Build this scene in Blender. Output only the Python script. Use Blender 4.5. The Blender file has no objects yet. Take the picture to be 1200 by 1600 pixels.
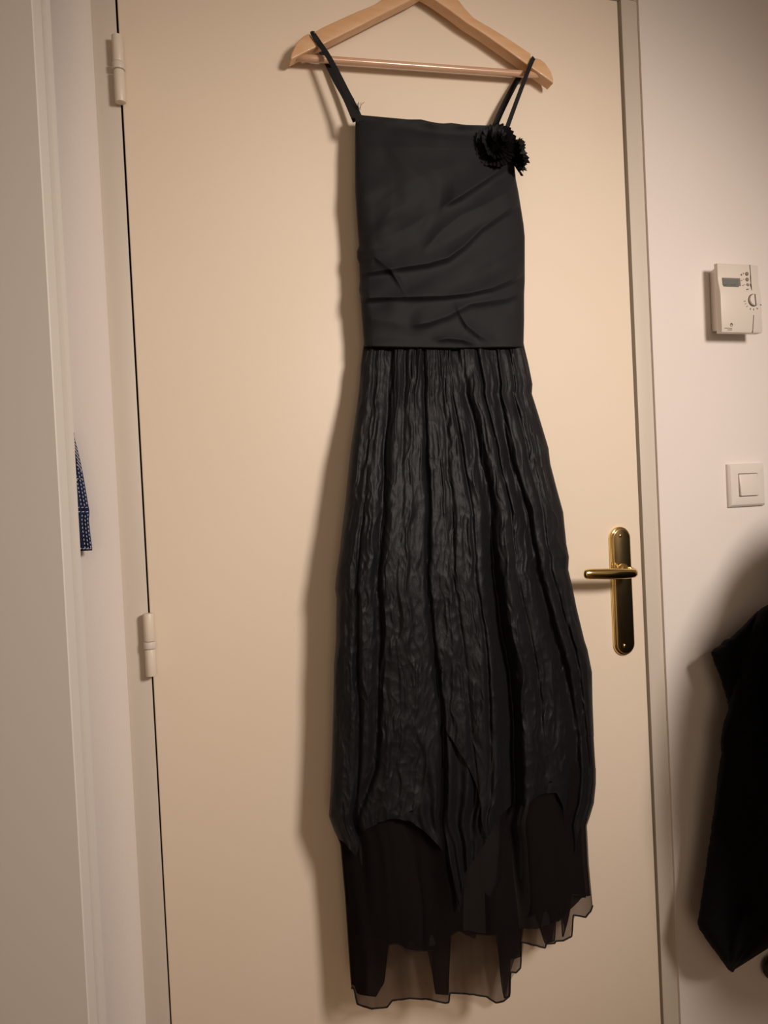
import bpy, bmesh, math, random
import numpy as np
from mathutils import Vector, Matrix

# ------------------------------------------------------------------ camera
SC = bpy.context.scene
COL = SC.collection
YAW, PITCH, ROLL = 0.29738923, -0.01824781, -0.04807578
CAM = np.array([0.00432324, -1.16360639, 1.19571664])
FPX = 1202.0                                   # focal length in pixels of a 1200 x 1600 frame
_fw = np.array([math.sin(YAW)*math.cos(PITCH), math.cos(YAW)*math.cos(PITCH), math.sin(PITCH)])
_r0 = np.array([math.cos(YAW), -math.sin(YAW), 0.0]); _u0 = np.cross(_r0, _fw)
_r = _r0*math.cos(ROLL) + _u0*math.sin(ROLL); _u = -_r0*math.sin(ROLL) + _u0*math.cos(ROLL)
cd = bpy.data.cameras.new('camera'); cam = bpy.data.objects.new('camera', cd); COL.objects.link(cam)
cd.sensor_fit = 'VERTICAL'; cd.sensor_height = 24.0; cd.sensor_width = 18.0
cd.lens = 24.0*FPX/1600.0; cd.clip_start = 0.01
cam.matrix_world = Matrix(((_r[0], _u[0], -_fw[0], CAM[0]), (_r[1], _u[1], -_fw[1], CAM[1]),
                           (_r[2], _u[2], -_fw[2], CAM[2]), (0, 0, 0, 1)))
SC.camera = cam

# ------------------------------------------------------------------ light, world, exposure
w = bpy.data.worlds.new('world'); SC.world = w; w.use_nodes = True
w.node_tree.nodes['Background'].inputs[0].default_value = (1.0, 0.82, 0.68, 1)
w.node_tree.nodes['Background'].inputs[1].default_value = 0.02
def aim(o, p):
    o.rotation_euler = (Vector(p)-o.location).to_track_quat('-Z', 'Y').to_euler()
# room lamp, right of and above the camera; soft cone imitates lens vignetting
ld = bpy.data.lights.new('lamp', 'SPOT'); lo = bpy.data.objects.new('lamp', ld); COL.objects.link(lo)
lo.location = (1.05, -1.75, 1.84); ld.energy = 121.0; ld.color = (1.0, 0.875, 0.775); ld.shadow_soft_size = 0.19
ld.spot_size = math.radians(73); ld.spot_blend = 1.0; aim(lo, (0.49, 0, 1.13))
# added soft fill from behind the camera, lifts ambient level and shadows
fd = bpy.data.lights.new('fill_light', 'AREA'); fo_ = bpy.data.objects.new('fill_light', fd); COL.objects.link(fo_)
fo_.location = (-0.35, -2.95, 1.25); fd.shape = 'RECTANGLE'; fd.size = 0.9; fd.size_y = 1.9; fd.energy = 9.0; fd.color = (1.0, 0.79, 0.57)
aim(fo_, (0.3, 0, 1.25))
vs = SC.view_settings
SC.display_settings.display_device = 'sRGB'
vs.view_transform = 'Standard'; vs.look = 'None'; vs.exposure = 0.0; vs.gamma = 1.0; vs.use_curve_mapping = False

# ------------------------------------------------------------------ helpers
rng = np.random.default_rng(7)
def at(px, py, y=0.0):
    """world point on the plane at distance y in front of (y<0) the door face that the photo shows at px, py"""
    px = np.asarray(px, float); py = np.asarray(py, float); y = np.asarray(y, float)
    a = (px-600.0)/FPX; b = -(py-800.0)/FPX
    d = [_fw[i] + _r[i]*a + _u[i]*b for i in range(3)]
    t = (y-CAM[1])/d[1]
    return np.stack(np.broadcast_arrays(CAM[0]+d[0]*t, y+0*t, CAM[2]+d[2]*t), -1)

_L = {}
def vn(x, y, seed=0):
    if seed not in _L: _L[seed] = np.random.default_rng(1000+seed).random((256, 256))
    g = _L[seed]
    x = np.asarray(x, float); y = np.asarray(y, float); x, y = np.broadcast_arrays(x, y)
    xi = np.floor(x).astype(int); yi = np.floor(y).astype(int); fx = x-xi; fy = y-yi
    fx = fx*fx*fx*(fx*(fx*6-15)+10); fy = fy*fy*fy*(fy*(fy*6-15)+10)
    a = g[xi % 256, yi % 256]; b = g[(xi+1) % 256, yi % 256]; c = g[xi % 256, (yi+1) % 256]; d = g[(xi+1) % 256, (yi+1) % 256]
    return (a*(1-fx)+b*fx)*(1-fy) + (c*(1-fx)+d*fx)*fy
def ridge(n): return 1-np.abs(2*n-1)
def ip(x, pts):
    p = np.array(pts, float); return np.interp(x, p[:, 0], p[:, 1])
def sstep(x, a, b):
    t = np.clip((x-a)/(b-a), 0, 1); return t*t*(3-2*t)

def link(o, parent=None):
    COL.objects.link(o)
    if parent is not None: o.parent = parent
    return o
def wloc(o):
    v = Vector((0, 0, 0))
    while o is not None: v += o.location; o = o.parent
    return np.array(v)
def empty(name, loc, parent=None):
    o = bpy.data.objects.new(name, None); o.empty_display_size = 0.05
    link(o, parent); o.location = Vector(loc) - (Vector(wloc(parent)) if parent else Vector((0, 0, 0))); return o
def obj(name, V, F, m, parent=None, smooth=True, loc=None):
    """ONE mesh object from world-space verts and faces"""
    V = np.asarray(V, float).reshape(-1, 3)
    base = wloc(parent) if parent is not None else np.zeros(3)
    o_loc = np.zeros(3) if loc is None else np.asarray(loc, float)-base
    me = bpy.data.meshes.new(name)
    me.from_pydata([], [], []) if False else None
    if isinstance(F, np.ndarray):
        n = len(F); k = F.shape[1]
        me.vertices.add(len(V)); me.vertices.foreach_set('co', (V-base-o_loc).astype(np.float32).ravel())
        me.loops.add(n*k); me.loops.foreach_set('vertex_index', F.astype(np.int32).ravel())
        me.polygons.add(n); me.polygons.foreach_set('loop_start', np.arange(0, n*k, k, dtype=np.int32))
        me.update(calc_edges=True); me.validate()
    else:
        me.from_pydata((V-base-o_loc).tolist(), [], F)
    me.polygons.foreach_set('use_smooth', np.full(len(me.polygons), bool(smooth)))
    me.update()
    if m: me.materials.append(m)
    o = bpy.data.objects.new(name, me); link(o, parent); o.location = Vector(o_loc); return o
def bobj(name, bm, m, parent=None, smooth=False, loc=None):
    bm.verts.ensure_lookup_table()
    V = np.array([v.co[:] for v in bm.verts]); bm.verts.index_update()
    F = [[v.index for v in f.verts] for f in bm.faces]; bm.free()
    o = obj(name, V, F, m, parent, smooth, loc)
    if smooth:
        try: o.data.set_sharp_from_angle(angle=math.radians(35))
        except Exception: pass
    return o
def tag(o, label=None, cat=None, group=None, kind=None):
    if label: o['label'] = label
    if cat: o['category'] = cat
    if group: o['group'] = group
    if kind: o['kind'] = kind
    return o
def box(bm, x0, x1, y0, y1, z0, z1, bev=0.0, seg=2):
    r = bmesh.ops.create_cube(bm, size=1.0); vs_ = r['verts']
    for v in vs_:
        v.co = Vector(((x0+x1)/2+v.co.x*(x1-x0), (y0+y1)/2+v.co.y*(y1-y0), (z0+z1)/2+v.co.z*(z1-z0)))
    if bev > 0:
        es = list({e for v in vs_ for e in v.link_edges})
        bmesh.ops.bevel(bm, geom=es, offset=bev, segments=seg, profile=0.5, affect='EDGES')
def prism(poly, y0, y1, bev=0.0, seg=3):
    """extrude an x,z outline from y0 (front, towards camera) to y1"""
    bm = bmesh.new()
    a = [bm.verts.new((p[0], y0, p[1])) for p in poly]; b = [bm.verts.new((p[0], y1, p[1])) for p in poly]
    f = bm.faces.new(a); bk = bm.faces.new(b[::-1]); n = len(poly)
    for i in range(n): bm.faces.new((a[i], b[i], b[(i+1) % n], a[(i+1) % n]))
    bmesh.ops.recalc_face_normals(bm, faces=bm.faces[:])
    if bev > 0:
        es = [e for e in bm.edges if abs(e.verts[0].co.y-e.verts[1].co.y) < 1e-6 and abs(e.verts[0].co.y-y0) < 1e-6]
        bmesh.ops.bevel(bm, geom=es, offset=bev, segments=seg, profile=0.5, affect='EDGES', clamp_overlap=True)
    return bm
def tube(path, rad, n=12, sy=1.0, caps=True):
    """round tube along world path; rad scalar or per point"""
    P = np.asarray(path, float); m_ = len(P); rad = np.broadcast_to(np.asarray(rad, float), (m_,))
    T = np.gradient(P, axis=0); T /= np.linalg.norm(T, axis=1)[:, None]+1e-12
    up = np.array([0, 1.0, 0]); V = []
    for i in range(m_):
        s = np.cross(T[i], up)
        if np.linalg.norm(s) < 1e-3: s = np.cross(T[i], np.array([0, 0, 1.0]))
        s /= np.linalg.norm(s); q = np.cross(s, T[i])
        for k in range(n):
            c = 2*math.pi*k/n; V.append(P[i]+rad[i]*(math.cos(c)*s+sy*math.sin(c)*q))
    F = [[i*n+k, i*n+(k+1) % n, (i+1)*n+(k+1) % n, (i+1)*n+k] for i in range(m_-1) for k in range(n)]
    if caps: F += [list(range(n))[::-1], [(m_-1)*n+k for k in range(n)]]
    return np.array(V), F
def smoothpath(pts, k=12):
    P = np.asarray(pts, float); P = np.vstack([2*P[0]-P[1], P, 2*P[-1]-P[-2]]); out = []
    for i in range(1, len(P)-2):
        for t in np.linspace(0, 1, k, endpoint=False):
            a, b, c, d = P[i-1], P[i], P[i+1], P[i+2]
            out.append(.5*((2*b)+(-a+c)*t+(2*a-5*b+4*c-d)*t*t+(-a+3*b-3*c+d)*t**3))
    out.append(P[-2]); return np.array(out)
def cyl(bm, c, r, z0, z1, n=32, bev=0.0):
    r_ = bmesh.ops.create_cone(bm, cap_ends=True, segments=n, radius1=r, radius2=r, depth=z1-z0)
    for v in r_['verts']: v.co += Vector((c[0], c[1], (z0+z1)/2))
    if bev:
        es = [e for e in {e for v in r_['verts'] for e in v.link_edges} if abs(e.verts[0].co.z-e.verts[1].co.z) < 1e-6]
        bmesh.ops.bevel(bm, geom=es, offset=bev, segments=2, profile=0.5, affect='EDGES')
def disc_y(c, r, y0, y1, n=32, bev=0.0):
    return prism([(c[0]+r*math.cos(2*math.pi*k/n), c[1]+r*math.sin(2*math.pi*k/n)) for k in range(n)], y0, y1, bev)

# ------------------------------------------------------------------ materials
def mat(name, col, rough=0.5, metal=0.0, spec=0.5, bump=None, var=None, sheen=0.0, stretch=None, coat=0.0):
    m = bpy.data.materials.new(name); m.use_nodes = True; nt = m.node_tree; b = nt.nodes['Principled BSDF']
    b.inputs['Base Color'].default_value = (*col, 1); b.inputs['Roughness'].default_value = rough
    b.inputs['Metallic'].default_value = metal; b.inputs['Specular IOR Level'].default_value = spec
    if sheen: b.inputs['Sheen Weight'].default_value = sheen; b.inputs['Sheen Roughness'].default_value = 0.4
    if coat: b.inputs['Coat Weight'].default_value = coat
    tc = nt.nodes.new('ShaderNodeTexCoord'); src = tc.outputs['Object']
    if stretch:
        mp = nt.nodes.new('ShaderNodeMapping'); mp.inputs['Scale'].default_value = stretch
        nt.links.new(src, mp.inputs['Vector']); src = mp.outputs['Vector']
    if bump:                                     # (scale, strength, distance)
        n = nt.nodes.new('ShaderNodeTexNoise'); n.inputs['Scale'].default_value = bump[0]; n.inputs['Detail'].default_value = 4
        nt.links.new(src, n.inputs['Vector'])
        bp = nt.nodes.new('ShaderNodeBump'); bp.inputs['Strength'].default_value = bump[1]; bp.inputs['Distance'].default_value = bump[2]
        nt.links.new(n.outputs['Fac'], bp.inputs['Height']); nt.links.new(bp.outputs['Normal'], b.inputs['Normal'])
    if var:                                      # (scale, colour 2)
        n = nt.nodes.new('ShaderNodeTexNoise'); n.inputs['Scale'].default_value = var[0]; n.inputs['Detail'].default_value = 5
        nt.links.new(src, n.inputs['Vector'])
        rp = nt.nodes.new('ShaderNodeValToRGB'); rp.color_ramp.elements[0].position = .35; rp.color_ramp.elements[1].position = .65
        rp.color_ramp.elements[0].color = (*col, 1); rp.color_ramp.elements[1].color = (*var[1], 1)
        nt.links.new(n.outputs['Fac'], rp.inputs['Fac']); nt.links.new(rp.outputs['Color'], b.inputs['Base Color'])
    return m
M = {}
M['wall'] = mat('wall_paint', (.80, .735, .70), .75, spec=.25, bump=(260, .25, .0008), var=(3, (.78, .72, .68)))
M['door'] = mat('door_cream_paint', (.82, .702, .575), .42, spec=.35, bump=(420, .12, .0004), var=(2.5, (.80, .682, .55)))
M['frame'] = mat('frame_beige_paint', (.63, .565, .49), .5, spec=.4, bump=(300, .1, .0004))
M['leaf'] = mat('grey_white_paint', (.76, .72, .68), .5, spec=.35, bump=(200, .12, .0005))
M['ceiling'] = mat('ceiling_white', (.82, .80, .77), .8)
M['floor'] = mat('floor_wood', (.36, .21, .11), .45, var=(9, (.42, .26, .14)), stretch=(1, 8, 1))
M['dark'] = mat('gap_shade', (.05, .032, .02), .9)
M['dark_panel'] = mat('dark_reflection_panel', (.05, .028, .016), .5, var=(6, (.07, .04, .022)), stretch=(1, 1, .15))
M['hinge'] = mat('hinge_cream_paint', (.76, .67, .56), .38, spec=.5)
M['brass'] = mat('polished_brass', (.83, .62, .27), .16, metal=1.0, bump=(60, .03, .0005))
M['brass_plate'] = mat('smudged_brass', (.74, .55, .26), .2, metal=1.0, var=(55, (.60, .45, .24)), bump=(90, .06, .0004))
M['wood'] = mat('beech_wood', (.62, .36, .185), .42, spec=.5, var=(30, (.69, .43, .24)), stretch=(.5, 3, 3), coat=.15)
M['dowel'] = mat('dowel_wood', (.58, .34, .21), .25, spec=.6, var=(40, (.66, .42, .28)), stretch=(.4, 3, 3), coat=.4)
M['steel'] = mat('steel_wire', (.6, .6, .6), .25, metal=1.0)
M['bodice'] = mat('black_taffeta', (.0084, .0082, .0102), .70, spec=.26, sheen=.04, bump=(900, .25, .0006), stretch=(1, 1, 2.5))
M['skirt'] = mat('black_crinkled_taffeta', (.0048, .0047, .0062), .54, spec=.28, sheen=.03, bump=(420, .35, .0012), stretch=(1.6, 1, .6))
M['lining'] = mat('black_satin_lining', (.026, .026, .028), .30, spec=.5, bump=(30, .2, .004))
M['strap'] = mat('black_strap', (.007, .0065, .007), .7, spec=.3)
M['flower'] = mat('black_pleated_taffeta', (.003, .0028, .003), .6, spec=.2)
M['fleece'] = mat('black_fleece', (.0045, .0042, .0055), 1.0, spec=.08, sheen=.02, bump=(500, .6, .002))
M['knob'] = mat('black_plastic', (.008, .008, .008), .5)
M['white'] = mat('ivory_plastic', (.70, .64, .57), .4, spec=.45)
M['switch'] = mat('white_plastic', (.74, .69, .63), .35, spec=.5)
M['lcd'] = mat('lcd_grey', (.16, .175, .165), .25, spec=.5)
M['print'] = mat('dark_grey_print', (.10, .075, .06), .7)
M['button'] = mat('grey_rubber_button', (.22, .17, .14), .5)
M['navy'] = mat('navy_cotton', (.016, .026, .085), .85, spec=.2, bump=(900, .3, .0006))
M['stitch'] = mat('white_stitch', (.62, .60, .60), .9)
def chiffon(name, t, dif):
    m = bpy.data.materials.new(name); m.use_nodes = True; nt = m.node_tree
    for n in list(nt.nodes): nt.nodes.remove(n)
    out = nt.nodes.new('ShaderNodeOutputMaterial'); mx = nt.nodes.new('ShaderNodeMixShader')
    tr = nt.nodes.new('ShaderNodeBsdfTransparent'); tr.inputs[0].default_value = (1, .96, .93, 1)
    df = nt.nodes.new('ShaderNodeBsdfDiffuse'); df.inputs[0].default_value = (*dif, 1)
    # a sheer weave covers more of what lies behind it when it is seen at a slant
    lw = nt.nodes.new('ShaderNodeLayerWeight'); lw.inputs[0].default_value = .45
    mr = nt.nodes.new('ShaderNodeMapRange'); mr.inputs[3].default_value = 1-t; mr.inputs[4].default_value = min(1.0, 1-t+.45)
    nt.links.new(lw.outputs['Facing'], mr.inputs[0]); nt.links.new(mr.outputs[0], mx.inputs[0])
    nt.links.new(tr.outputs[0], mx.inputs[1]); nt.links.new(df.outputs[0], mx.inputs[2]); nt.links.new(mx.outputs[0], out.inputs[0])
    return m
M['chiffon'] = chiffon('sheer_black_chiffon', .67, (.014, .011, .011))
M['chiffon2'] = chiffon('dense_black_chiffon', .30, (.012, .009, .010))

# ------------------------------------------------------------------ room shell
DW, DH = 0.83, 2.04
X0, X1, YB, ZC = -1.10, 1.95, -3.1, 2.5
FL, FR = -0.036, 0.870                      # outer edges of the door frame
def shell():
    bm = bmesh.new(); t = .10
    yf = -0.004
    box(bm, X0, FL, yf, t, 0, ZC); box(bm, FR, X1, yf, t, 0, ZC); box(bm, FL, FR, yf, t, 2.085, ZC)
    tag(bobj('wall_back', bm, M['wall']), kind='structure')
    bm = bmesh.new(); box(bm, X0-t, X0, YB, t, 0, ZC); tag(bobj('wall_left', bm, M['wall']), kind='structure')
    bm = bmesh.new(); box(bm, X1, X1+t, YB, t, 0, ZC); tag(bobj('wall_right', bm, M['wall']), kind='structure')
    bm = bmesh.new(); box(bm, X0-t, X1+t, YB-t, YB, 0, ZC); tag(bobj('wall_front', bm, M['wall']), kind='structure')
    bm = bmesh.new(); box(bm, X0-t, X1+t, YB-t, t, -t, 0); tag(bobj('floor', bm, M['floor']), kind='structure')
    bm = bmesh.new(); box(bm, X0-t, X1+t, YB-t, t, ZC, ZC+t); tag(bobj('ceiling', bm, M['ceiling']), kind='structure')
shell()
bm = bmesh.new(); box(bm, X1-.02, X1, YB, -.03, 0, .82, .003); tag(bobj('reflection_panel', bm, M['dark_panel']), 'unseen dark panel added on the right wall for the brass reflection', kind='structure')  # unseen panel, added to darken the reflection in the brass plate

# door frame: two jambs and a head, with the rounded lip beside the leaf
fr = empty('trim_1', (0, 0.004, 0)); tag(fr, kind='structure', label='beige painted metal door frame around the cream door')
def jamb(x0, x1, z0, z1, y0, name):
    bm = bmesh.new(); box(bm, x0, x1, y0, .09, z0, z1, .0010, 2); bobj(name, bm, M['frame'], fr, smooth=True)
jamb(FL-.002, -.0028, 0, 2.046, .0015, 'jamb')
jamb(.8380, FR+.002, 0, 2.046, .0010, 'jamb')
jamb(FL-.002, FR+.002, 2.0465, 2.087, .0010, 'head')
bm = bmesh.new(); box(bm, -.003, .8395, .060, .085, 0, 2.046); bobj('door_stop', bm, M['dark'], fr)  # sheet behind the leaf, coloured dark to stand for shade in the gaps

# the cream door leaf
dr = empty('door_1', (DW/2, .02, 0.008)); tag(dr, 'plain cream flush door filling the middle of the photo', kind='structure')
bm = bmesh.new(); box(bm, 0, DW, 0, .040, .008, DH, .0016, 3)
for v in bm.verts:                              # the leaf hangs a hair out of square: its joints narrow downward
    v.co.x += (-.0014 if v.co.x < .4 else .0022)*(1-v.co.z/2.04)
bobj('door_leaf', bm, M['door'], dr, smooth=True)

def hinge(name, zt, zm1, zm2, zb, label):
    h = empty(name, (-.0028, -.0105, zb), dr); h['label'] = label
    c = (-.0028, -.0105); r = .0078
    bm = bmesh.new(); cyl(bm, c, r, zm1+.0006, zt, 32, .0012); bobj('upper_knuckle', bm, M['hinge'], h, True)
    bm = bmesh.new(); cyl(bm, c, r+.0010, zm2, zm1, 32, .0006); bobj('ring', bm, M['white'], h, True)
    bm = bmesh.new(); cyl(bm, c, r-.0002, zb, zm2-.0008, 32, .0012); bobj('lower_knuckle', bm, M['hinge'], h, True)
def zz(px, py, y): return float(at(px, py, y)[2])
hy = -.015
hinge('door_hinge', zz(182, 53, hy), zz(184, 96, hy), zz(185, 107, hy), zz(188, 158, hy), 'upper painted barrel hinge near the top of the door')
hinge('door_hinge', zz(232, 959, hy), zz(235, 1003, hy), zz(235, 1014, hy), zz(239, 1057, hy), 'lower painted barrel hinge level with the door handle')

# brass handle
def stadium(xl, xr, zt, zb, n=24):
    r = (xr-xl)/2; cx = (xl+xr)/2
    P = [(cx+r*math.cos(a), zt-r+r*math.sin(a)) for a in np.linspace(0, math.pi, n)]
    P += [(cx+r*math.cos(a), zb+r+r*math.sin(a)) for a in np.linspace(math.pi, 2*math.pi, n)]
    return P
hd = empty('door_handle', (.790, 0, .90), dr); hd['label'] = 'polished brass lever handle on long rounded backplate'
pxl, pxr = float(at(952.5, 925)[0])+.000, float(at(992, 925)[0])
pxl, pxr = .7665, .8075
zt, zb = zz(966, 823, 0), zz(976, 1023, 0)
bobj('backplate', prism(stadium(pxl, pxr, zt, zb), -.005, .0, .002), M['brass'], hd, True)
bobj('plate_face', prism(stadium(pxl+.0035, pxr-.0035, zt-.0035, zb+.0035), -.0085, -.005, .0012), M['brass_plate'], hd, True)
for (a, b) in ((969, 837), (976, 1009)):
    p = at(a, b, -.009)
    bm = bmesh.new(); bmesh.ops.create_uvsphere(bm, u_segments=16, v_segments=8, radius=.0032)
    for v in bm.verts: v.co = Vector((p[0]+v.co.x, -.0085+v.co.y*.7, p[2]+v.co.z))
    bobj('screw', bm, M['brass'], hd, True)
sx, sz = (pxl+pxr)/2, zz(968, 889, 0)
elb = at(994, 895, -.05); tip = at(911, 898, -.054)
path = smoothpath([(sx, -.006, sz), (sx, -.022, sz), (sx-.001, -.038, sz), (elb[0]-.003, -.049, elb[2]), (elb[0]-.018, -.053, elb[2]),
                   ((elb[0]+tip[0])/2, -.055, (elb[2]+tip[2])/2), (tip[0]+.012, -.054, tip[2]), (tip[0]+.002, -.053, tip[2])], 10)
n_ = len(path); tt = np.linspace(0, 1, n_)
rr = np.interp(tt, [0, .25, .38, .5, .68, .85, .95, .985, 1], [.0062, .0064, .0075, .0078, .0092, .0088, .0072, .005, .0015])
V, F = tube(path, rr, 20, .72); obj('lever', V, F, M['brass'], hd)
V, F = tube([(sx, -.006, sz), (sx, -.014, sz)], [.0105, .0090], 24); obj('collar', V, F, M['brass'], hd)

# ------------------------------------------------------------------ open door leaf at the left edge of the view, seen along its face
P0 = at(98, 860, -.165)[:2]; ang = math.radians(25); LT = .30
tdir = np.array([-math.cos(ang), math.sin(ang)]); ndir = np.array([-math.sin(ang), -math.cos(ang)])   # along the leaf, and out of its face
def lp(a_, d_): q = P0+tdir*a_-ndir*d_; return (q[0], q[1])
prof = [lp(LT, 0), lp(.0012, 0), lp(0, .0012), lp(0, .0185), lp(.0085, .0190), lp(.0085, .0285), lp(.0, .0300), lp(0, .0400), lp(LT, .0400)]
bm = bmesh.new()
a = [bm.verts.new((p[0], p[1], .01)) for p in prof]; b = [bm.verts.new((p[0], p[1], 2.06)) for p in prof]
bm.faces.new(a); bm.faces.new(b[::-1])
for i in range(len(prof)): bm.faces.new((a[i], b[i], b[(i+1) % len(prof)], a[(i+1) % len(prof)]))
bmesh.ops.recalc_face_normals(bm, faces=bm.faces[:])
tag(bobj('door_2', bm, M['leaf']), 'grey white door leaf with a stepped edge at the left border', kind='structure')

# navy cloth strip hanging on the wall behind that leaf
ct = empty('cloth_strip', tuple(at(130, 862, -.02)))
tag(ct, 'navy blue cloth strip with white dashed stitching hanging behind the left door leaf', 'cloth')
rows = [(683, 116), (700, 120.5), (716, 124.5), (735, 128.5), (760, 133), (790, 138), (797, 139.5), (804, 139.5), (812, 138.8), (830, 140.5), (857, 144)]
nv = 60; pyv = np.linspace(676, 860, nv); right = np.interp(pyv, [r[0] for r in rows], [r[1] for r in rows])
left = np.interp(pyv, [676, 860], [96, 100]); nu = 12
U = np.linspace(0, 1, nu)[None, :]; PX = left[:, None]+(right-left)[:, None]*U; PY = pyv[:, None]+3*(1-U)
Y = -.022-.004*np.sin(U*5+pyv[:, None]/40)
G = at(PX, PY, Y)
def slab(G, th):
    nv, nu = G.shape[:2]; B = G.copy(); B[..., 1] += th
    V = np.concatenate([G.reshape(-1, 3), B.reshape(-1, 3)]); N = nv*nu; F = []
    for j in range(nv-1):
        for i in range(nu-1):
            q = [j*nu+i, (j+1)*nu+i, (j+1)*nu+i+1, j*nu+i+1]; F.append(q); F.append([N+k for k in q[::-1]])
    for j in range(nv-1):
        for i, s in ((0, 1), (nu-1, -1)):
            q = [j*nu+i, N+j*nu+i, N+(j+1)*nu+i, (j+1)*nu+i]; F.append(q[::s])
    for i in range(nu-1):
        for j, s in ((0, -1), (nv-1, 1)):
            q = [j*nu+i, N+j*nu+i, N+j*nu+i+1, j*nu+i+1]; F.append(q[::s])
    return V, F
V, F = slab(G, .002); obj('cloth', V, F, M['navy'], ct)
def quadstrip(segs, wpx, y):
    V = []; F = []
    for (x0, y0, x1, y1) in segs:
        d = np.array([x1-x0, y1-y0], float); nrm = np.array([-d[1], d[0]])/np.linalg.norm(d)*wpx/2
        q = [(x0+nrm[0], y0+nrm[1]), (x1+nrm[0], y1+nrm[1]), (x1-nrm[0], y1-nrm[1]), (x0-nrm[0], y0-nrm[1])]
        k = len(V)
        for p in q: V.append(at(p[0], p[1], y))
        for p in q: V.append(at(p[0], p[1], y+.0012))
        F += [[k, k+1, k+2, k+3]]+[[k+i, k+4+i, k+4+(i+1) % 4, k+(i+1) % 4] for i in range(4)]
    return np.array(V), F
segs = []
rx = lambda y: float(np.interp(y, [r[0] for r in rows], [r[1] for r in rows]))
for off, y_a, y_b in ((2.0, 735, 856), (6.0, 725, 856), (11.0, 730, 856)):
    y = y_a
    while y < y_b:
        if not 789 < y < 801: segs.append((rx(y)-off, y, rx(y+3.2)-off, y+3.2))
        y += 6.2
for yy in (792.5, 799.5, 748): 
    x = rx(yy)-1.5
    while x > 112: segs.append((x, yy, x-4.0, yy+.5)); x -= 6.5
x = 143
while x > 118: segs.append((x, 857, x-3.4, 857.7)); x -= 5.2
y = 690
while y < 742: segs.append((rx(y)-.5, y, rx(y)-7, y-9)); y += 6.5
V, F = quadstrip(segs, 1.15, -.0275); o = obj('stitching', V, F, M['stitch'], ct); tag(o, kind='stuff')

# ------------------------------------------------------------------ thermostat
th = empty('thermostat', tuple(at(1152, 520, 0)))
tag(th, 'ivory wall thermostat with grey display, three buttons and a dial beside the door', 'thermostat')
TC = lambda X, Y, y: at(1090+X*.09377, 390+Y*.09375, y)
fx0, fx1 = .9835, 1.0715; fz0, fz1 = 1.4585, 1.5815
def rect_loft(secs, name, m, parent):
    """secs: (y, x0, x1, z0, z1) from wall to front"""
    V = []; F = []
    for (y, x0, x1, z0, z1) in secs:
        V += [(x0, y, z0), (x1, y, z0), (x1, y, z1), (x0, y, z1)]
    for i in range(len(secs)-1):
        for k in range(4): F.append([i*4+k, i*4+(k+1) % 4, (i+1)*4+(k+1) % 4, (i+1)*4+k])
    F.append([0, 3, 2, 1]); n = (len(secs)-1)*4; F.append([n, n+1, n+2, n+3])
    bm = bmesh.new(); vv = [bm.verts.new(v) for v in V]
    for f in F: bm.faces.new([vv[i] for i in f])
    bmesh.ops.recalc_face_normals(bm, faces=bm.faces[:])
    bmesh.ops.bevel(bm, geom=bm.edges[:], offset=.0010, segments=2, profile=.5, affect='EDGES', clamp_overlap=True)
    return bobj(name, bm, m, parent, True)
rect_loft([(-.004, .9960, 1.060, 1.468, 1.5735), (-.030, .9890, 1.066, 1.466, 1.5775)], 'back_housing', M['white'], th)
# front cover: side profile with the lower half stepping gently forward, extruded sideways
prof = [(-.030, fz1), (-.0385, fz1-.001), (-.0400, fz1-.003), (-.0400, fz1-.028), (-.0412, fz1-.038), (-.0440, fz1-.050), (-.0450, fz1-.058),
        (-.0450, fz0+.003), (-.0435, fz0), (-.030, fz0)]
bm = bmesh.new()
a = [bm.verts.new((fx0+.001*(p[0] > -.035), p[0], p[1])) for p in prof]; b = [bm.verts.new((fx1, p[0], p[1])) for p in prof]
bm.faces.new(a); bm.faces.new(b[::-1])
for i in range(len(prof)): bm.faces.new((a[i], b[i], b[(i+1) % len(prof)], a[(i+1) % len(prof)]))
bmesh.ops.recalc_face_normals(bm, faces=bm.faces[:])
es = [e for e in bm.edges if abs(e.verts[0].co.x-e.verts[1].co.x) < .002]
bmesh.ops.bevel(bm, geom=es, offset=.0009, segments=2, profile=.5, affect='EDGES', clamp_overlap=True)
bobj('front_cover', bm, M['white'], th, True)
# display
def quad_prism(c, y0, y1): return prism([(p[0], p[2]) for p in c], y0, y1)
c = [TC(405, 472, -.040), TC(695, 482, -.040), TC(738, 718, -.0425), TC(420, 708, -.0425)]
dsp = empty('display', tuple(c[3]), th)
bobj('bezel', quad_prism(c, -.0418, -.0395), M['button'], dsp)
c2 = [TC(418, 498, -.0405), TC(672, 505, -.0405), TC(690, 705, -.0425), TC(428, 704, -.0425)]
bobj('screen', quad_prism(c2, -.0423, -.0412), M['lcd'], dsp)
sg = []
for k, X in enumerate((445, 475, 510, 560, 590, 620)): sg.append((1090+X*.09377, 390+585*.09375, 1090+(X+(20 if k not in (2,) else 5))*.09377, 390+587*.09375))
V, F = quadstrip(sg, .7, -.0431); obj('digits', V, F, M['print'], dsp, False)
for k, (X, Y) in enumerate(((825, 402), (828, 497), (833, 592))):
    p = TC(X, Y, -.041)
    bm = bmesh.new(); bmesh.ops.create_uvsphere(bm, u_segments=20, v_segments=10, radius=.0035)
    for v in bm.verts: v.co = Vector((p[0]+v.co.x, -.0405+v.co.y*.5, p[2]+v.co.z))
    bobj('button', bm, M['button'], th, True)
p = TC(932, 842, -.046)
dl = empty('dial', (p[0], -.044, p[2]), th)
bobj('dial_gap', disc_y((p[0], p[2]), .0112, -.0456, -.044, 40), M['print'], dl)
bobj('dial_knob', disc_y((p[0], p[2]), .0100, -.0500, -.0452, 40, .0012), M['white'], dl, True)
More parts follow.
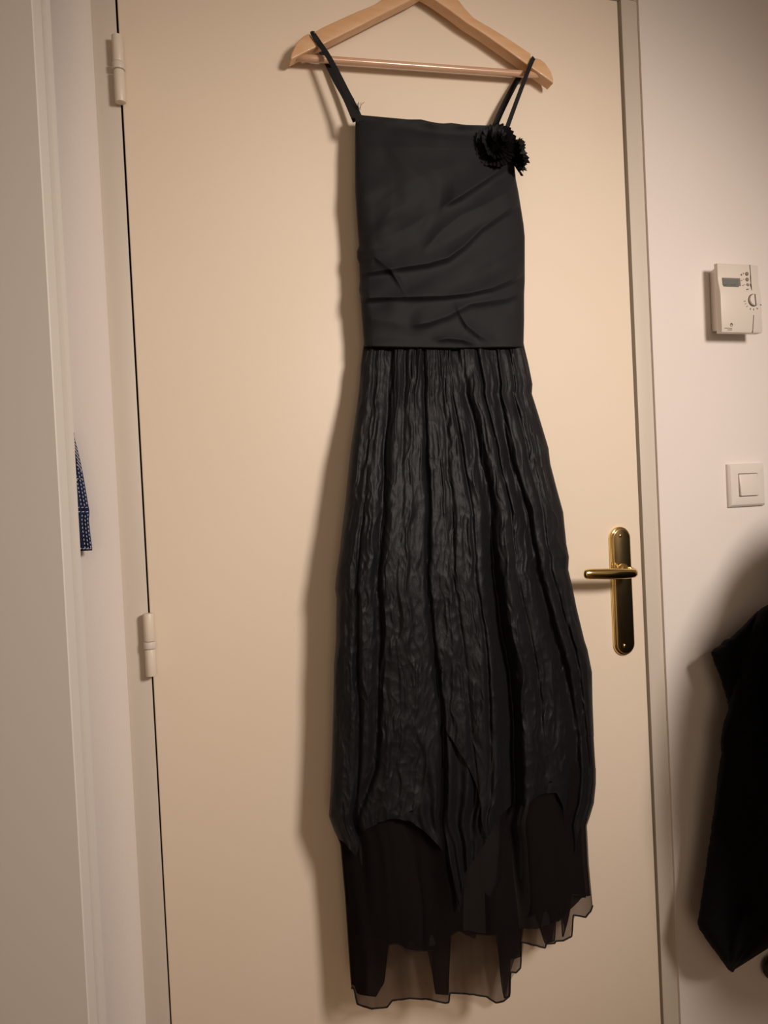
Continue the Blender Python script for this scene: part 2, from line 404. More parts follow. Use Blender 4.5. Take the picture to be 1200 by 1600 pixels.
bm = bmesh.new(); box(bm, -.0009, .0009, -.0518, -.0495, -.0098, .0098, .0008)
for v in bm.verts:
    x, z = v.co.x, v.co.z; v.co.x = p[0]+x-.08*z; v.co.z = p[2]+z
bobj('pointer_ridge', bm, M['button'], dl, True)
sg = []
px_, py_ = 1090+932*.09377, 390+842*.09375
for ang in (186, 203, 222, 250, 272, 296, 330):
    a_ = math.radians(ang); sg.append((px_+12.2*math.cos(a_), py_-13.2*math.sin(a_), px_+14.6*math.cos(a_), py_-15.8*math.sin(a_)))
for (X, Y) in ((755, 398), (755, 494), (768, 585)): sg.append((1090+X*.09377, 390+Y*.09375, 1090+(X+22)*.09377, 390+Y*.09375))
sg.append((1090+765*.09377, 390+385*.09375, 1090+765*.09377, 390+411*.09375))
for X in (832, 850): sg.append((1090+X*.09377, 390+648*.09375, 1090+X*.09377, 390+664*.09375))
V, F = quadstrip(sg, .75, -.0458); o = obj('dial_marks', V, F, M['print'], th, False); tag(o, kind='stuff')
sg = [(1090+872*.09377, 390+255*.09375, 1090+885*.09377, 390+420*.09375), (1090+885*.09377, 390+420*.09375, 1090+905*.09377, 390+690*.09375)]
V, F = quadstrip(sg[:1], .9, -.0405); V2, F2 = quadstrip([(1090+885*.09377, 390+420*.09375, 1090+890*.09377, 390+560*.09375)], .9, -.0412)
obj('cover_groove', V, F, M['print'], th, False); obj('cover_groove', V2, F2, M['print'], th, False)
V, F = quadstrip([(1090+890*.09377, 390+560*.09375, 1090+908*.09377, 390+700*.09375)], .9, -.0435); obj('cover_groove', V, F, M['print'], th, False)
V, F = quadstrip([(1090+936*.09377, 390+1090*.09375, 1090+918*.09377, 390+1385*.09375)], 1.0, -.0453); obj('cover_groove', V, F, M['print'], th, False)
# round emblem: ring with a filled drop at its top
q = TC(567, 1252, -.0455); ring = []
V, F = tube([(q[0]+.0026*math.cos(t), -.0452, q[2]+.0026*math.sin(t)) for t in np.linspace(0, 2*math.pi, 25)], .00045, 6, caps=False)
em = obj('emblem', V, F, M['print'], th)
bobj('emblem', disc_y((q[0]+.0001, q[2]+.0016), .0015, -.0456, -.0450, 16), M['print'], th)
def text(s, center, size, m, parent, name, align='RIGHT'):
    cu = bpy.data.curves.new('t', 'FONT'); cu.body = s; cu.size = size; cu.align_x = align; cu.align_y = 'CENTER'; cu.extrude = .00015
    to = bpy.data.objects.new('t', cu); COL.objects.link(to)
    dg = bpy.context.evaluated_depsgraph_get(); dg.update(); me = bpy.data.meshes.new_from_object(to.evaluated_get(dg))
    V = np.array([v.co[:] for v in me.vertices]); F = [list(p_.vertices) for p_ in me.polygons]
    bpy.data.objects.remove(to); bpy.data.curves.remove(cu)
    W_ = np.stack([V[:, 0]+center[0], center[1]-V[:, 2], V[:, 1]+center[2]], -1)
    return obj(name, W_, F, m, parent, False)
q = at(1144, 513.2, -.0452); text('CHAFFOTEAUX', q, .0024, M['print'], th, 'lettering')
q = at(1144, 515.6, -.0452); text('& MAURY', q, .0024, M['print'], th, 'lettering')

# ------------------------------------------------------------------ light switch
sw = empty('light_switch', (1.0555, 0, 1.148)); tag(sw, 'white square rocker light switch on the wall right of the door handle', 'switch')
a0, a1, b0, b1 = 1.0150, 1.0950, 1.1485, 1.2270; yw = -.004
fo = [(a0, b0), (a1, b0), (a1, b1), (a0, b1)]
# frame: outer rim sloping to a raised flat, open in the middle
secs = [(0.0, yw), (0.0, yw-.0045), (.0035, yw-.0095), (.0165, yw-.0105), (.0185, yw-.0105), (.0185, yw-.004)]
V = []; F = []
for (i_, y) in secs: V += [(a0+i_, y, b0+i_), (a1-i_, y, b0+i_), (a1-i_, y, b1-i_), (a0+i_, y, b1-i_)]
for i in range(len(secs)-1):
    for k in range(4): F.append([i*4+k, i*4+(k+1) % 4, (i+1)*4+(k+1) % 4, (i+1)*4+k])
bm = bmesh.new(); vv = [bm.verts.new(v) for v in V]
for f in F: bm.faces.new([vv[i] for i in f])
bmesh.ops.recalc_face_normals(bm, faces=bm.faces[:])
bmesh.ops.bevel(bm, geom=[e for e in bm.edges if not e.is_boundary], offset=.0008, segments=2, profile=.5, affect='EDGES', clamp_overlap=True)
bobj('switch_frame', bm, M['switch'], sw, True)
bm = bmesh.new(); box(bm, a0+.0195, a1-.0195, yw-.0135, yw-.002, b0+.0195, b1-.0195, .0012)
zc = (b0+b1)/2
for v in bm.verts: v.co.y += (v.co.z-zc)*.10
bobj('rocker', bm, M['switch'], sw, True)

# ------------------------------------------------------------------ black garment hanging at the right edge
gt = empty('hanging_jacket', tuple(at(1142, 1517, -.06)))
tag(gt, 'black fleece jacket hanging by the wall at the lower right edge', 'jacket')
def blob(name, L, R, y0, y1, yc, D, Db, m, parent, wob=.006, ns=60, nv=140, seed=3, top=None, bot=None):
    """soft folded garment: closed tube whose left and right outlines are given by photo rows"""
    py = np.linspace(y0, y1, nv)[:, None]; th_ = np.linspace(0, 2*math.pi, 2*ns, endpoint=False)[None, :]
    s = (1-np.cos(th_))/2; fr_ = np.sin(th_)
    xl = ip(py, L)+1.1*(vn(py/3.0, 0*py, seed+9)-.5); xr = ip(py, R)
    px = xl+(xr-xl)*s
    tp = 0*s+py
    if top is not None:
        t0 = ip(px, top); t1 = ip(px, bot); v = (py-y0)/(y1-y0); tp = t0+(t1-t0)*v
        xl = ip(tp, L)+1.1*(vn(tp/3.0, 0*tp, seed+9)-.5); xr = ip(tp, R); px = xl+(xr-xl)*s
    endt = np.sqrt(np.clip(np.minimum((py-y0)/(.06*(y1-y0)), (y1-py)/(.03*(y1-y0))), .02, 1))
    f = wob*(vn(s*7+1, tp/90, seed)-.5)*2+wob*.5*(vn(s*17, tp/40, seed+1)-.5)*2
    f = f*np.clip(np.abs(fr_)*3, 0, 1)
    y = yc-np.where(fr_ > 0, D, Db)*np.sign(fr_)*np.abs(fr_)**.6*endt-np.where(fr_ > 0, f, 0)*endt
    G = at(px, tp, y); n = 2*ns; V = G.reshape(-1, 3)
    J, I = np.meshgrid(np.arange(nv-1), np.arange(n), indexing='ij'); I2 = (I+1) % n
    Fq = np.stack([J*n+I, (J+1)*n+I, (J+1)*n+I2, J*n+I2], -1).reshape(-1, 4)
    caps = [[i for i in range(n)], [(nv-1)*n+i for i in range(n)][::-1]]
    return obj(name, V, Fq.tolist()+caps, m, parent)
L = [(938, 1215), (943, 1203), (948, 1193), (954, 1185), (973, 1175), (1002, 1166), (1030, 1157.6), (1066, 1147), (1105, 1138), (1112, 1137), (1127, 1131), (1154, 1126), (1176, 1127), (1224, 1120),
     (1276, 1114), (1355, 1103), (1442, 1090), (1451, 1092), (1473, 1107), (1500, 1127), (1515, 1138), (1519, 1143)]
R_ = [(938, 1240), (960, 1270), (1050, 1310), (1200, 1330), (1380, 1345), (1400, 1330), (1440, 1268), (1482, 1200), (1500, 1172), (1515, 1148), (1519, 1146)]
blob('jacket_body', L, R_, 938, 1519, -.066, .050, .058, M['fleece'], gt)
L2 = [(955, 1183), (980, 1159), (998, 1139), (999, 1133), (1003, 1128), (1008, 1126), (1012, 1117), (1019, 1111), (1024, 1112), (1036, 1116), (1062, 1126), (1095, 1136.5), (1125, 1141)]
R2 = [(955, 1190), (990, 1215), (1125, 1215)]
blob('sleeve', L2, R2, 955, 1125, -.058, .030, .048, M['fleece'], gt, wob=.003, ns=36, nv=70, seed=21)
bm = bmesh.new(); bmesh.ops.create_uvsphere(bm, u_segments=64, v_segments=40, radius=1)      # added lump out of view, shaped to shade the wall beside the jacket
hv = np.array([v.co[:] for v in bm.verts]); k_ = 1+.10*(vn(hv[:, 0]*3+5, hv[:, 2]*2+5, 81)-.5)+.16*(vn(np.arctan2(hv[:, 1], hv[:, 0])*2.5+9, hv[:, 2]*1.2+5, 82)-.5)
for v, q in zip(bm.verts, hv*k_[:, None]): v.co = Vector((1.115+.225*q[0]*(1-.2*q[2]), -.335+.205*q[1]*(1-.25*q[2]), .88+.335*q[2]))
bobj('shadow_lump', bm, M['fleece'], gt, True)
kb = at(1208, 1512, -.02)
bm = bmesh.new(); bmesh.ops.create_uvsphere(bm, u_segments=32, v_segments=16, radius=.0215)
for v in bm.verts: v.co = Vector((kb[0]+v.co.x, -.020+v.co.y*.62, kb[2]+v.co.z))
kn = empty('wall_knob', (kb[0], 0, kb[2])); tag(kn, 'round black knob on the wall below the hanging jacket', 'knob')
bobj('knob_head', bm, M['knob'], kn, True)
V, F = tube([(kb[0], -.003, kb[2]), (kb[0], -.02, kb[2])], .009, 20); obj('knob_stem', V, F, M['knob'], kn)

# ------------------------------------------------------------------ wooden hanger hooked over the door
hg = empty('coat_hanger', tuple(at(660, 100, -.035)))
tag(hg, 'light wooden coat hanger hooked over the top of the cream door', 'hanger')
left_arm = [(643, 0), (600, 21.5), (560, 42), (504, 70), (493, 74), (458, 91.5), (455.5, 93), (454, 90), (456, 82), (463.5, 66.5), (473, 57), (482, 52.2), (485, 53.5),
            (487.5, 60), (491.5, 57), (490.3, 50.5), (503, 43), (532, 29.5), (560, 17), (585, 7), (596, 0), (610, -10), (628, -27), (645, -42), (661, -46)]
right_arm = [(677, -42), (693, -27), (706, -12), (717, 0), (727, 13), (740, 27), (758, 38), (764, 41), (796, 61), (829.5, 83.5), (830, 91), (833.5, 94), (838.5, 90.5),
             (845, 92.5), (852, 98), (861, 111), (865, 124), (864.5, 130), (862, 128), (845, 116), (831, 106), (822, 99.5), (792, 78), (760, 55.5), (728, 35), (705, 17.5), (680, 0), (662, -11)]
P = at([p[0] for p in left_arm+right_arm], [p[1] for p in left_arm+right_arm], -.032)
bm = prism([(p[0], p[2]) for p in P], -.032, -.012, .0018)
bobj('hanger_body', bm, M['wood'], hg, True)
bar = np.array([at(a_, b_, -.022) for a_, b_ in ((463, 89.7), (852, 118.2))])
V, F = tube(np.linspace(bar[0], bar[1], 12), .0054, 20); obj('trouser_bar', V, F, M['dowel'], hg)
hp = at(661, -44, -.022); zk = hp[2]
hook = smoothpath([(hp[0], -.022, zk-.02), (hp[0], -.022, zk+.01), (hp[0], -.021, 2.030), (hp[0], -.013, 2.0425), (hp[0], 0, 2.0432), (hp[0], .030, 2.0432), (hp[0], .0435, 2.040), (hp[0], .0465, 2.02), (hp[0], .047, 1.99)], 6)
V, F = tube(hook, .0015, 10); obj('hook', V, F, M['steel'], hg)

# ------------------------------------------------------------------ the black dress
dress = empty('evening_dress', tuple(at(670, 1576, -.06)))
tag(dress, 'long black strapped evening dress with crinkled layered skirt hanging on the wooden hanger', 'dress')
def garment(name, xl, xr, top, hem, yc, D, Db, hfun, ns, nv, nb, m, ypow=.8, lip=0.0, parent=dress, vpow=1.0):
    """open tube of cloth.  xl/xr outlines by photo row, top/hem rows as functions of the fraction s across."""
    tf = np.linspace(0, math.pi, ns); tb = np.linspace(math.pi, 2*math.pi, nb+1)[1:-1]
    th_ = np.concatenate([tf, tb])[None, :]; s = (1-np.cos(th_))/2; sn = np.sin(th_)
    v = (np.linspace(0, 1, nv)**vpow)[:, None]
    ycf = yc
    t0 = top(s); t1 = hem(s); py = t0+(t1-t0)*v
    a_ = xl(py); b_ = xr(py); px = a_+(b_-a_)*s
    front = sn >= -1e-9
    d = np.where(front, D(py), Db(py))
    h = np.where(front, hfun(s, py, px)*np.clip(np.abs(sn)*2.2, 0, 1)**.8, 0)
    yc = ycf(py) if callable(ycf) else ycf
    y = yc-np.sign(sn)*d*np.abs(sn)**ypow-h
    y = np.minimum(y, -.0035)
    G = at(px, py, y)
    if lip:
        e = G[-1].copy(); e[:, 1] = yc+(e[:, 1]-yc)*(1-lip); e[:, 2] -= .001
        e2 = e.copy(); e2[:, 2] += .012; e2[:, 1] = yc+(e2[:, 1]-yc)*.97
        G = np.concatenate([G, e[None], e2[None]])
    n = G.shape[1]; nvv = G.shape[0]
    J, I = np.meshgrid(np.arange(nvv-1), np.arange(n), indexing='ij'); I2 = (I+1) % n
    Fq = np.stack([J*n+I, (J+1)*n+I, (J+1)*n+I2, J*n+I2], -1).reshape(-1, 4)
    o = obj(name, G.reshape(-1, 3), Fq, m, parent)
    return o, G
def const(c): return lambda p: c+0*p

# bodice with diagonal draped pleats: each pleat line rises to a soft ridge and drops below it
pleats = [  # (points in photo, height, run above, drop below)
    ([(690, 322), (722, 304), (760, 279), (790, 258), (830, 236)], .0050, 34, 7),
    ([(560, 385), (600, 372), (640, 354), (680, 330)], .0022, 30, 16),
    ([(560, 427), (600, 421), (640, 415), (668, 411), (700, 402), (726, 383), (752, 357), (790, 330), (830, 305)], .0052, 30, 6),
    ([(660, 392), (690, 360), (720, 336), (760, 318), (815, 290)], .0022, 20, 12),
    ([(556, 466), (600, 464), (650, 463), (690, 462), (730, 458), (770, 449), (800, 436), (830, 420)], .0050, 26, 5),
    ([(640, 508), (670, 503), (700, 493), (712, 486), (735, 474), (790, 466), (830, 452)], .0038, 20, 7),
    ([(560, 492), (600, 500), (640, 508)], .0016, 20, 12),
    ([(712, 476), (718, 490), (728, 506), (750, 524), (775, 533)], .0030, 14, 8),
    ([(570, 404), (585, 400), (610, 420), (628, 448), (636, 462)], .0028, 10, 7),
    ([(676, 531), (700, 528), (722, 530), (745, 537)], .0040, 12, 5),
    ([(590, 320), (630, 290), (680, 265), (740, 250)], .0018, 40, 40),
    ([(600, 225), (640, 262), (680, 290)], .0016, 24, 24),
    ([(590, 352), (610, 330), (650, 310)], .0014, 20, 20),
]
def bodice_h(s, py, px):
    h = .0080*(vn(s*3+2, py/80, 4)-.5)+.0030*(vn(s*9, py/30, 5)-.5)
    # diagonal hand-drape waves
    q = py+.55*(px-690); h = h+.0042*(vn(q/26, (px-py)/190, 6)-.5)*sstep(py, 270, 330)
    for pts, A, up, dn in pleats:
        p = np.array(pts, float); yc_ = np.interp(px, p[:, 0], p[:, 1])
        if p[0, 0] < p[-1, 0]: pass
        e = sstep(px, p[0, 0]-6, p[0, 0]+22)*(1-sstep(px, p[-1, 0]-22, p[-1, 0]+6))
        d = py-yc_
        h = h+2.0*A*e*np.where(d < 0, np.exp(-(np.abs(d)/up)**1.2), np.exp(-(np.abs(d)/dn)**1.6))
    # neckline fold-over
    topy = ip(px, [(555, 178), (640, 186), (690, 193), (793, 196)])
    d = py-topy
    h = h+.003*np.exp(-(d/7)**2)*(.4+vn(px/22, 0*px, 8))-.0022*np.exp(-((d-16)/7)**2)*sstep(px, 600, 660)*(1-sstep(px, 720, 760))
    # turned lower band
    h = h+.0022*sstep(py, 525, 540)
    return h
bx_l = lambda p: ip(p, [(176, 556), (200, 555), (300, 555), (360, 559), (384, 561), (393, 557.5), (404, 558), (412, 561), (440, 562.5), (452, 561), (462, 563), (480, 564.5), (541, 569)])
bx_r = lambda p: ip(p, [(176, 791), (198, 794), (215, 799), (250, 803), (280, 806), (300, 810), (350, 818), (370, 820), (440, 820), (460, 819), (500, 819), (541, 818)])
b_top = lambda s: ip(s, [(0, 178), (.05, 180), (.35, 186.5), (.43, 186.5), (.5, 190.5), (.57, 193), (.63, 192), (.72, 195), (.85, 196), (1, 196.5)])
b_hem = lambda s: ip(s, [(0, 540), (.3, 542), (.6, 543), (1, 541)])
bD = lambda p: ip(p, [(176, .016), (230, .026), (400, .031), (541, .030)])
bod, GB = garment('bodice', bx_l, bx_r, b_top, b_hem, -.040, bD, lambda p: bD(p)*.95, bodice_h, 300, 360, 60, M['bodice'], .62, lip=.10)

# crinkled over-skirt
sk_l = lambda p: ip(p, [(530, 570), (545, 567), (570, 563.5), (600, 562), (640, 557), (680, 551), (700, 548), (750, 543), (800, 538), (830, 534), (860, 531), (895, 526), (920, 523.5), (935, 526), (960, 525.5), (1000, 525),
                        (1040, 522), (1100, 521), (1150, 519.5), (1200, 518), (1240, 516), (1275, 514), (1290, 519), (1320, 531), (1400, 538), (1535, 547), (1580, 554)])
sk_r = lambda p: ip(p, [(530, 817), (545, 820), (570, 826), (600, 832), (615, 831), (650, 842), (700, 857), (725, 860), (760, 869), (800, 880), (850, 885), (870, 889), (890, 888), (915, 894), (950, 901), (1000, 913),
                        (1015, 918), (1050, 925), (1100, 926), (1150, 928), (1200, 931), (1225, 931), (1255, 928), (1275, 922), (1290, 917), (1350, 920), (1415, 926), (1580, 930)])
SY = lambda p: ip(p, [(530, -.040), (570, -.043), (700, -.054), (850, -.063), (1000, -.064)])
sD = lambda p: ip(p, [(541, .018), (570, .024), (700, .040), (900, .052), (1300, .058)])
valleys = [  # (path of s by photo row, depth by row, width of s)
    ([(545, .17), (750, .172), (1000, .176), (1200, .165), (1290, .10)], [(545, .003), (640, .006), (1000, .010), (1250, .009)], .018),
    ([(545, .375), (713, .385), (900, .387), (1000, .390), (1130, .42), (1300, .42)], [(545, .005), (700, .007), (1000, .008), (1130, .013)], .009),
    ([(545, .577), (658, .64), (768, .668), (897, .675), (1000, .675), (1100, .688), (1260, .70)], [(545, .006), (660, .010), (800, .016), (900, .026), (1000, .034), (1250, .034)], .028),
    ([(545, .80), (695, .80), (805, .83), (915, .865), (1000, .88), (1150, .93)], [(545, .004), (700, .011), (1000, .015), (1200, .014)], .022),
    ([(545, .08), (750, .085), (1000, .085), (1150, .10), (1290, .09)], [(545, .002), (800, .002), (1000, .006)], .010),
    ([(545, .27), (700, .262), (900, .26), (1100, .25)], [(545, .0025), (700, .0008), (850, .002), (1000, .001)], .012),
    ([(545, .47), (700, .49), (900, .50), (1100, .52), (1250, .55)], [(545, .003), (680, .001), (900, .0035), (1200, .004)], .010),
    ([(545, .52), (700, .565), (850, .59), (1000, .60), (1250, .60)], [(545, .003), (700, .005), (900, .002), (1050, .006), (1200, .003)], .008),
    ([(545, .70), (660, .735), (800, .76), (1000, .785), (1200, .81)], [(545, .004), (700, .007), (850, .004), (1200, .003)], .008),
    ([(545, .90), (700, .89), (850, .91), (1000, .945), (1200, .97)], [(545, .005), (800, .004), (1000, .008), (1200, .010)], .012),
]
def deep_fold(s, py):
    c = ip(py, valleys[2][0]); return ip(py, valleys[2][1])*np.exp(-((s-c)/.034)**2)
def skirt_h(s, py, px, crk=1.0):
    g = sstep(py, 541, 640)
    wv = s+.012*(vn(s*4, py/120, 11)-.5)
    h = .0085*(vn(wv*7+3, py/420, 12)-.5)*(.4+.9*g)+.0026*(vn(wv*22, py/200, 13)-.5)
    for path, dep, wd in valleys:
        c = ip(py, path)+.010*(vn(py/70, 0*py+wd*100, 14)-.5); a_ = ip(py, dep); d = (s-c)/wd
        # steeper left side, softer right side, with a raised lip beside each valley
        h = h-a_*np.exp(-np.abs(np.where(d < 0, d*.8, d*1.2))**2.0)+a_*.10*np.exp(-((d+2.6)/1.4)**2)+a_*.16*np.exp(-((d-2.3)/1.3)**2)
    gat = (1-sstep(py, 545, 680))
    h = h+.0020*(ridge(vn(s*34, py/140, 15))-.5)*(.4+gat)
    cr = .0040*(ridge(vn(wv*26+.9*vn(s*12, py/44, 16), py/120, 17))-.5)+.0023*(ridge(vn(wv*58+1.3*vn(s*26, py/24, 18), py/75, 19))-.5)
    diag = .0009*(ridge(vn(px/13+py/30, py/26-px/40, 20))-.5)+.0008*(ridge(vn(px/9-py/22, py/19+px/40, 22))-.5)
    return h+crk*(cr+diag)
XW = lambda x, py=1270: (x-sk_l(np.array(float(py))))/(sk_r(np.array(float(py)))-sk_l(np.array(float(py))))
def hemf(pts, fray=2.2, soft=.0035):
    """hem row as a function of s; the points are given from left to right"""
    q = np.array([(float(XW(x, y)), y) for x, y in pts]); q[:, 0] = np.maximum.accumulate(q[:, 0]+np.arange(len(q))*1e-6)
    S = np.linspace(-.02, 1.02, 1601); Y = np.interp(S, q[:, 0], q[:, 1]); k = max(1, int(soft/(S[1]-S[0])))
    ker = np.hanning(2*k+1); Y = np.convolve(np.pad(Y, k, mode='edge'), ker/ker.sum(), 'valid')
    return lambda s: np.interp(s, S, Y)+fray*(vn(s*60, 0*s, 31)-.5)
over_hem = hemf([(514, 1276), (523, 1303), (530, 1310), (545, 1325), (556, 1337), (562, 1312), (569, 1298), (594, 1284), (622, 1277), (640, 1268), (652, 1266), (658, 1250), (664, 1222), (672, 1190), (682, 1152), (690, 1128),
                 (700, 1146), (712, 1165), (733, 1200), (744, 1225), (752, 1260), (757, 1300), (762, 1312), (770, 1290), (780, 1275), (790, 1267), (800, 1258), (806, 1240), (812, 1256), (819, 1262), (830, 1252), (839, 1245),
                 (858, 1221), (866, 1222), (875, 1212), (889, 1199), (900, 1180), (910, 1155), (918, 1150), (928, 1150)])
ov, GO = garment('overskirt', sk_l, sk_r, const(536), over_hem, SY, sD, lambda p: sD(p)*.85, lambda s, p, x: skirt_h(s, p, x), 440, 520, 90, M['skirt'], .75)
mid_hem = hemf([(514, 1290), (522, 1305), (534, 1316), (545, 1300), (580, 1285), (622, 1279), (640, 1284), (661, 1297), (680, 1316), (695, 1335), (703, 1356), (709, 1380), (714, 1418), (717, 1427), (721, 1400), (726, 1366), (740, 1342), (759, 1316),
                (770, 1296), (790, 1262), (815, 1250), (850, 1240), (870, 1240), (880, 1262), (890, 1310), (897, 1338), (904, 1300), (912, 1284), (925, 1272), (931, 1250)])
def mid_h(s, py, px):
    h = skirt_h(s, py, px, .5)
    # small pleats converging to the lower tip
    c = .50; k = (s-c)/(.02+.10*np.clip((1440-py)/300, .05, 1.2))
    return h+.004*np.sin(k*9)*np.exp(-(k/2.2)**2)*sstep(py, 1120, 1220)
mD = lambda p: sD(p)-.006
mi, GM = garment('middle_skirt', lambda p: sk_l(p)+1.5, lambda p: sk_r(p)-.5, const(1000), mid_hem, -.064, mD, lambda p: mD(p)*.84, mid_h, 320, 200, 60, M['skirt'], .75)

# satin lining and two sheer chiffon under-skirts
lin_hem = hemf([(514, 1455), (560, 1462), (600, 1470), (640, 1478), (675, 1478), (715, 1452), (760, 1458), (800, 1450), (840, 1452), (880, 1440), (915, 1405), (931, 1400)])
def soft_h(sd, a_, f1):
    return lambda s, p, x: -.95*deep_fold(s, p)*(1-.7*sstep(p, 1290, 1450))+a_*(vn(s*f1+.4*vn(s*5, p/90, sd+3), p/320, sd)-.5)*2+a_*.35*(vn(s*f1*2.7, p/150, sd+1)-.5)*2
lD = lambda p: .030+0*p
garment('lining', lambda p: sk_l(p)+7, lambda p: sk_r(p)-9, const(1120), lin_hem, -.064, lD, lambda p: .026+0*p, soft_h(40, .006, 7), 160, 120, 50, M['lining'], .75)
c_hem = hemf([(514, 1530), (530, 1536), (546, 1543), (553, 1545), (554, 1569), (580, 1576), (604, 1574), (612, 1563), (640, 1560), (665, 1561), (695, 1567), (701, 1566), (702, 1551), (730, 1553), (760, 1557), (774, 1567), (786, 1565), (796.5, 1556),
              (797.5, 1519), (806, 1520), (813.5, 1512), (814.5, 1472), (835, 1477), (852, 1481), (853, 1475), (867, 1474), (868, 1471), (880, 1470), (893.5, 1463), (895.5, 1430), (905, 1431), (915, 1433), (923, 1424), (926, 1415), (931, 1405)], .8)
c2_hem = hemf([(514, 1530), (546, 1536), (552, 1540), (556, 1552), (585, 1557), (598, 1535), (602, 1500), (604, 1476), (620, 1474), (632, 1484), (650, 1486), (674, 1485), (676, 1552), (700, 1554), (703, 1462), (716, 1454), (742, 1466), (743, 1459), (778, 1462),
                (782, 1520), (788, 1560), (796, 1556), (797.5, 1500), (814, 1494), (815, 1434), (838, 1430), (853, 1474), (868, 1470), (870, 1425), (878, 1418), (880, 1468), (888, 1440), (896, 1398), (920, 1400), (931, 1395)], .8)
def chif_h(sd):
    def f(s, p, x):
        g = sstep(p, 1180, 1520)
        return -.95*deep_fold(s, p)*(1-.7*sstep(p, 1290, 1450))+(.004+.010*g)*(vn(s*11+.3*vn(s*4, p/110, sd+3), p/420, sd)-.5)*2+.003*(vn(s*27, p/260, sd+1)-.5)*2
    return f
cl = lambda p: sk_l(p)+1
c2_top = lambda s: ip(s, [(0, 1190), (.49, 1190), (.525, 1330), (.56, 1392), (.60, 1404), (.64, 1372), (.665, 1290), (.69, 1190), (1, 1190)])
ch, GC = garment('chiffon_layer', cl, sk_r, const(1200), c_hem, -.064, lambda p: .042+0*p, lambda p: .034+0*p, chif_h(50), 520, 160, 70, M['chiffon'], .75)
c2, GC2 = garment('chiffon_underlayer', lambda p: sk_l(p)+2.5, lambda p: sk_r(p)-2, c2_top, c2_hem, -.064, lambda p: .036+0*p, lambda p: .030+0*p, chif_h(60), 420, 140, 60, M['chiffon2'], .75)
def hem_edge(G, ns, rad, parent, m, a=0, b=None):
    P = G[-1][:ns][a:b]; V, F = tube(P, rad, 6); return obj('hem_edge', V, F, m, parent)
hem_edge(GC, 520, .0013, ch, M['strap'])
hem_edge(GC2, 420, .0009, c2, M['strap'])

# straps: one ribbon each, front end on the bodice, over the hanger notch, down behind
def ribbon(name, pts, wd, parent, m, th=.0012):
    """pts: photo x, y, depth; a flat ribbon with thickness"""
    P = smoothpath([at(*p) for p in pts], 8); W_ = np.interp(np.linspace(0, 1, len(P)), np.linspace(0, 1, len(wd)), wd)
    T = np.gradient(P, axis=0); T /= np.linalg.norm(T, axis=1)[:, None]; V = []
    for i in range(len(P)):
        s = np.cross(T[i], [0, -1.0, 0])
        if i and np.linalg.norm(s) < .35: s = S
        s = s/np.linalg.norm(s)
        if i and np.dot(s, S) < 0: s = -s
        S = s; q = np.cross(s, T[i]); hw = W_[i]/2
        for (a_, b_) in ((-1, -1), (1, -1), (1, 1), (-1, 1)): V.append(P[i]+s*hw*a_+q*th/2*b_)
    F = [[i*4+k, i*4+(k+1) % 4, (i+1)*4+(k+1) % 4, (i+1)*4+k] for i in range(len(P)-1) for k in range(4)]
    n = (len(P)-1)*4; F += [[3, 2, 1, 0], [n, n+1, n+2, n+3]]
    return obj(name, V, F, m, parent, False)
ls = ribbon('strap', [(563, 190, -.060), (553, 166, -.055), (540, 140, -.050), (525, 110, -.045), (511, 85, -.040), (498, 66, -.0355), (489.3, 53.0, -.0345), (489.5, 53.0, -.022), (490.5, 54, -.0100), (500, 78, -.0085), (510, 96, -.0090), (524, 125, -.012), (540, 153, -.018), (556, 190, -.022)],
            [.0115, .0095, .0085, .0082, .008, .0078, .0078, .0078, .0085, .0095, .010], dress, M['strap'])
ls['label'] = 'left strap, its front and back halves lying together'
rs = ribbon('strap', [(790, 206, -.060), (797, 186, -.056), (808, 156, -.048), (820, 124, -.042), (829, 101, -.0365), (833.5, 91, -.0345), (833.5, 90.5, -.022), (833, 92, -.0100), (824, 102, -.0085), (814, 116, -.0090), (800, 140, -.012), (784, 172, -.018), (770, 204, -.022)],
            [.0072, .0068, .0066, .0066, .0066, .0075, .0085, .0095, .0095], dress, M['strap'])
rs['label'] = 'right strap, its front and back halves spread apart'
fz = []
for k in range(9):
    a_ = rng.uniform(-.9, .9); l_ = rng.uniform(5, 13); x = 558+rng.uniform(-3, 7); y = 166+(x-556)*.9
    fz.append(np.array([at(x, y, -.06), at(x+a_*l_*.3, y-l_*.6, -.061), at(x+a_*l_*.7+rng.uniform(-1, 1), y-l_, -.062)]))
V = []; F = []
for P in fz:
    v_, f_ = tube(P, .00028, 4); k = len(V); V += list(v_); F += [[i+k for i in q] for q in f_]
tag(obj('frayed_thread', V, F, M['strap'], ls), kind='stuff')

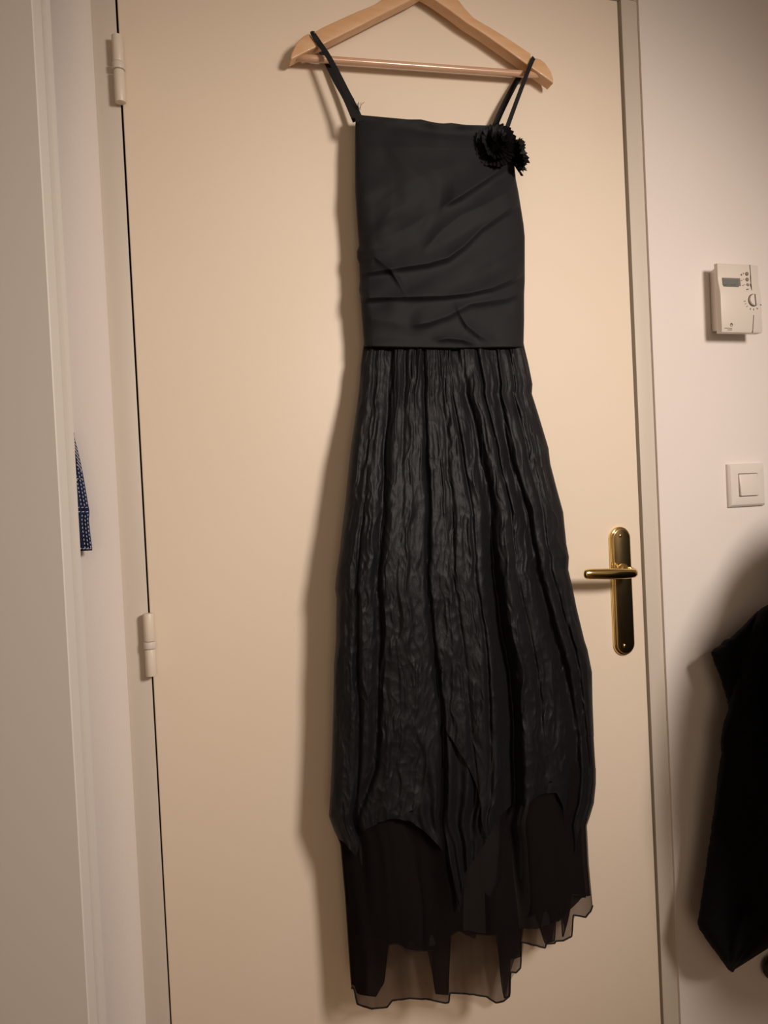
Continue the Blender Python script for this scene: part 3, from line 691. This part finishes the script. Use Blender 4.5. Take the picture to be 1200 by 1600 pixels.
# corsage of two pleated taffeta rosettes on the right of the neckline
cg = empty('corsage', tuple(at(790, 240, -.085)), dress); cg['label'] = 'black pleated fabric flower of two rosettes'
def ruffle(c, nrm, upv, r0, r1, h0, h1, turns, npl, amp, name, parent, seed, sq=1.0):
    """pleated ribbon wound round the axis nrm, flaring outward"""
    nrm = np.array(nrm, float); nrm /= np.linalg.norm(nrm); e1 = np.cross(nrm, upv); e1 /= np.linalg.norm(e1); e2 = np.cross(e1, nrm)
    n = npl*8; nt = 7; V = []
    for i in range(n+1):
        t = i/n; a_ = t*turns*2*math.pi+seed; zg = 2*abs(((i/8) % 1)-.5)*2-1
        for j in range(nt):
            q = j/(nt-1); rad = r0+(r1-r0)*q**.8; hh = h0+(h1-h0)*q
            am = amp*(.25+.75*q)*zg; da = am*.6/max(rad, .004); jit = .0016*(vn(i*.23+seed*7, j*.5, 71)-.5)*2
            rr_ = rad+jit+am*.35
            V.append(np.asarray(c)+e1*rr_*math.cos(a_+da)+e2*sq*rr_*math.sin(a_+da)+nrm*(hh+am*.8+.0025*math.sin(a_*3+seed)))
    F = [[i*nt+j, i*nt+j+1, (i+1)*nt+j+1, (i+1)*nt+j] for i in range(n) for j in range(nt-1)]
    return obj(name, V, F, M['flower'], parent, False)
ra = empty('rosette', tuple(at(775, 236, -.075)), cg); c_ = at(774, 231, -.066)
ruffle(c_, (-.30, -1, .10), (0, 0, 1), .010, .031, .002, .008, 1.0, 30, .0017, 'ruffle', ra, .3, 1.15)
ruffle(c_, (-.15, -1, .25), (0, 0, 1), .007, .025, .005, .015, 1.0, 26, .0018, 'ruffle', ra, 1.7, 1.2)
ruffle(c_, (.05, -1, .35), (0, 0, 1), .004, .017, .009, .021, 1.0, 20, .0018, 'ruffle', ra, 2.9, 1.25)
ruffle(c_, (.2, -1, .35), (0, 0, 1), .001, .009, .012, .024, 1.0, 12, .0015, 'ruffle', ra, 2.9, 1.25)
rb = empty('rosette', tuple(at(808, 246, -.070)), cg); c_ = at(799, 246, -.056)
ruffle(c_, (.9, -.55, .10), (0, 0, 1), .006, .031, .002, .010, 1.0, 24, .0026, 'ruffle', rb, .9, .95)
ruffle(c_, (.9, -.7, .0), (0, 0, 1), .004, .025, .006, .017, 1.0, 20, .0026, 'ruffle', rb, 2.1, .95)
ruffle(c_, (.8, -.8, .0), (0, 0, 1), .003, .017, .008, .021, 1.0, 14, .0024, 'ruffle', rb, 4.0)
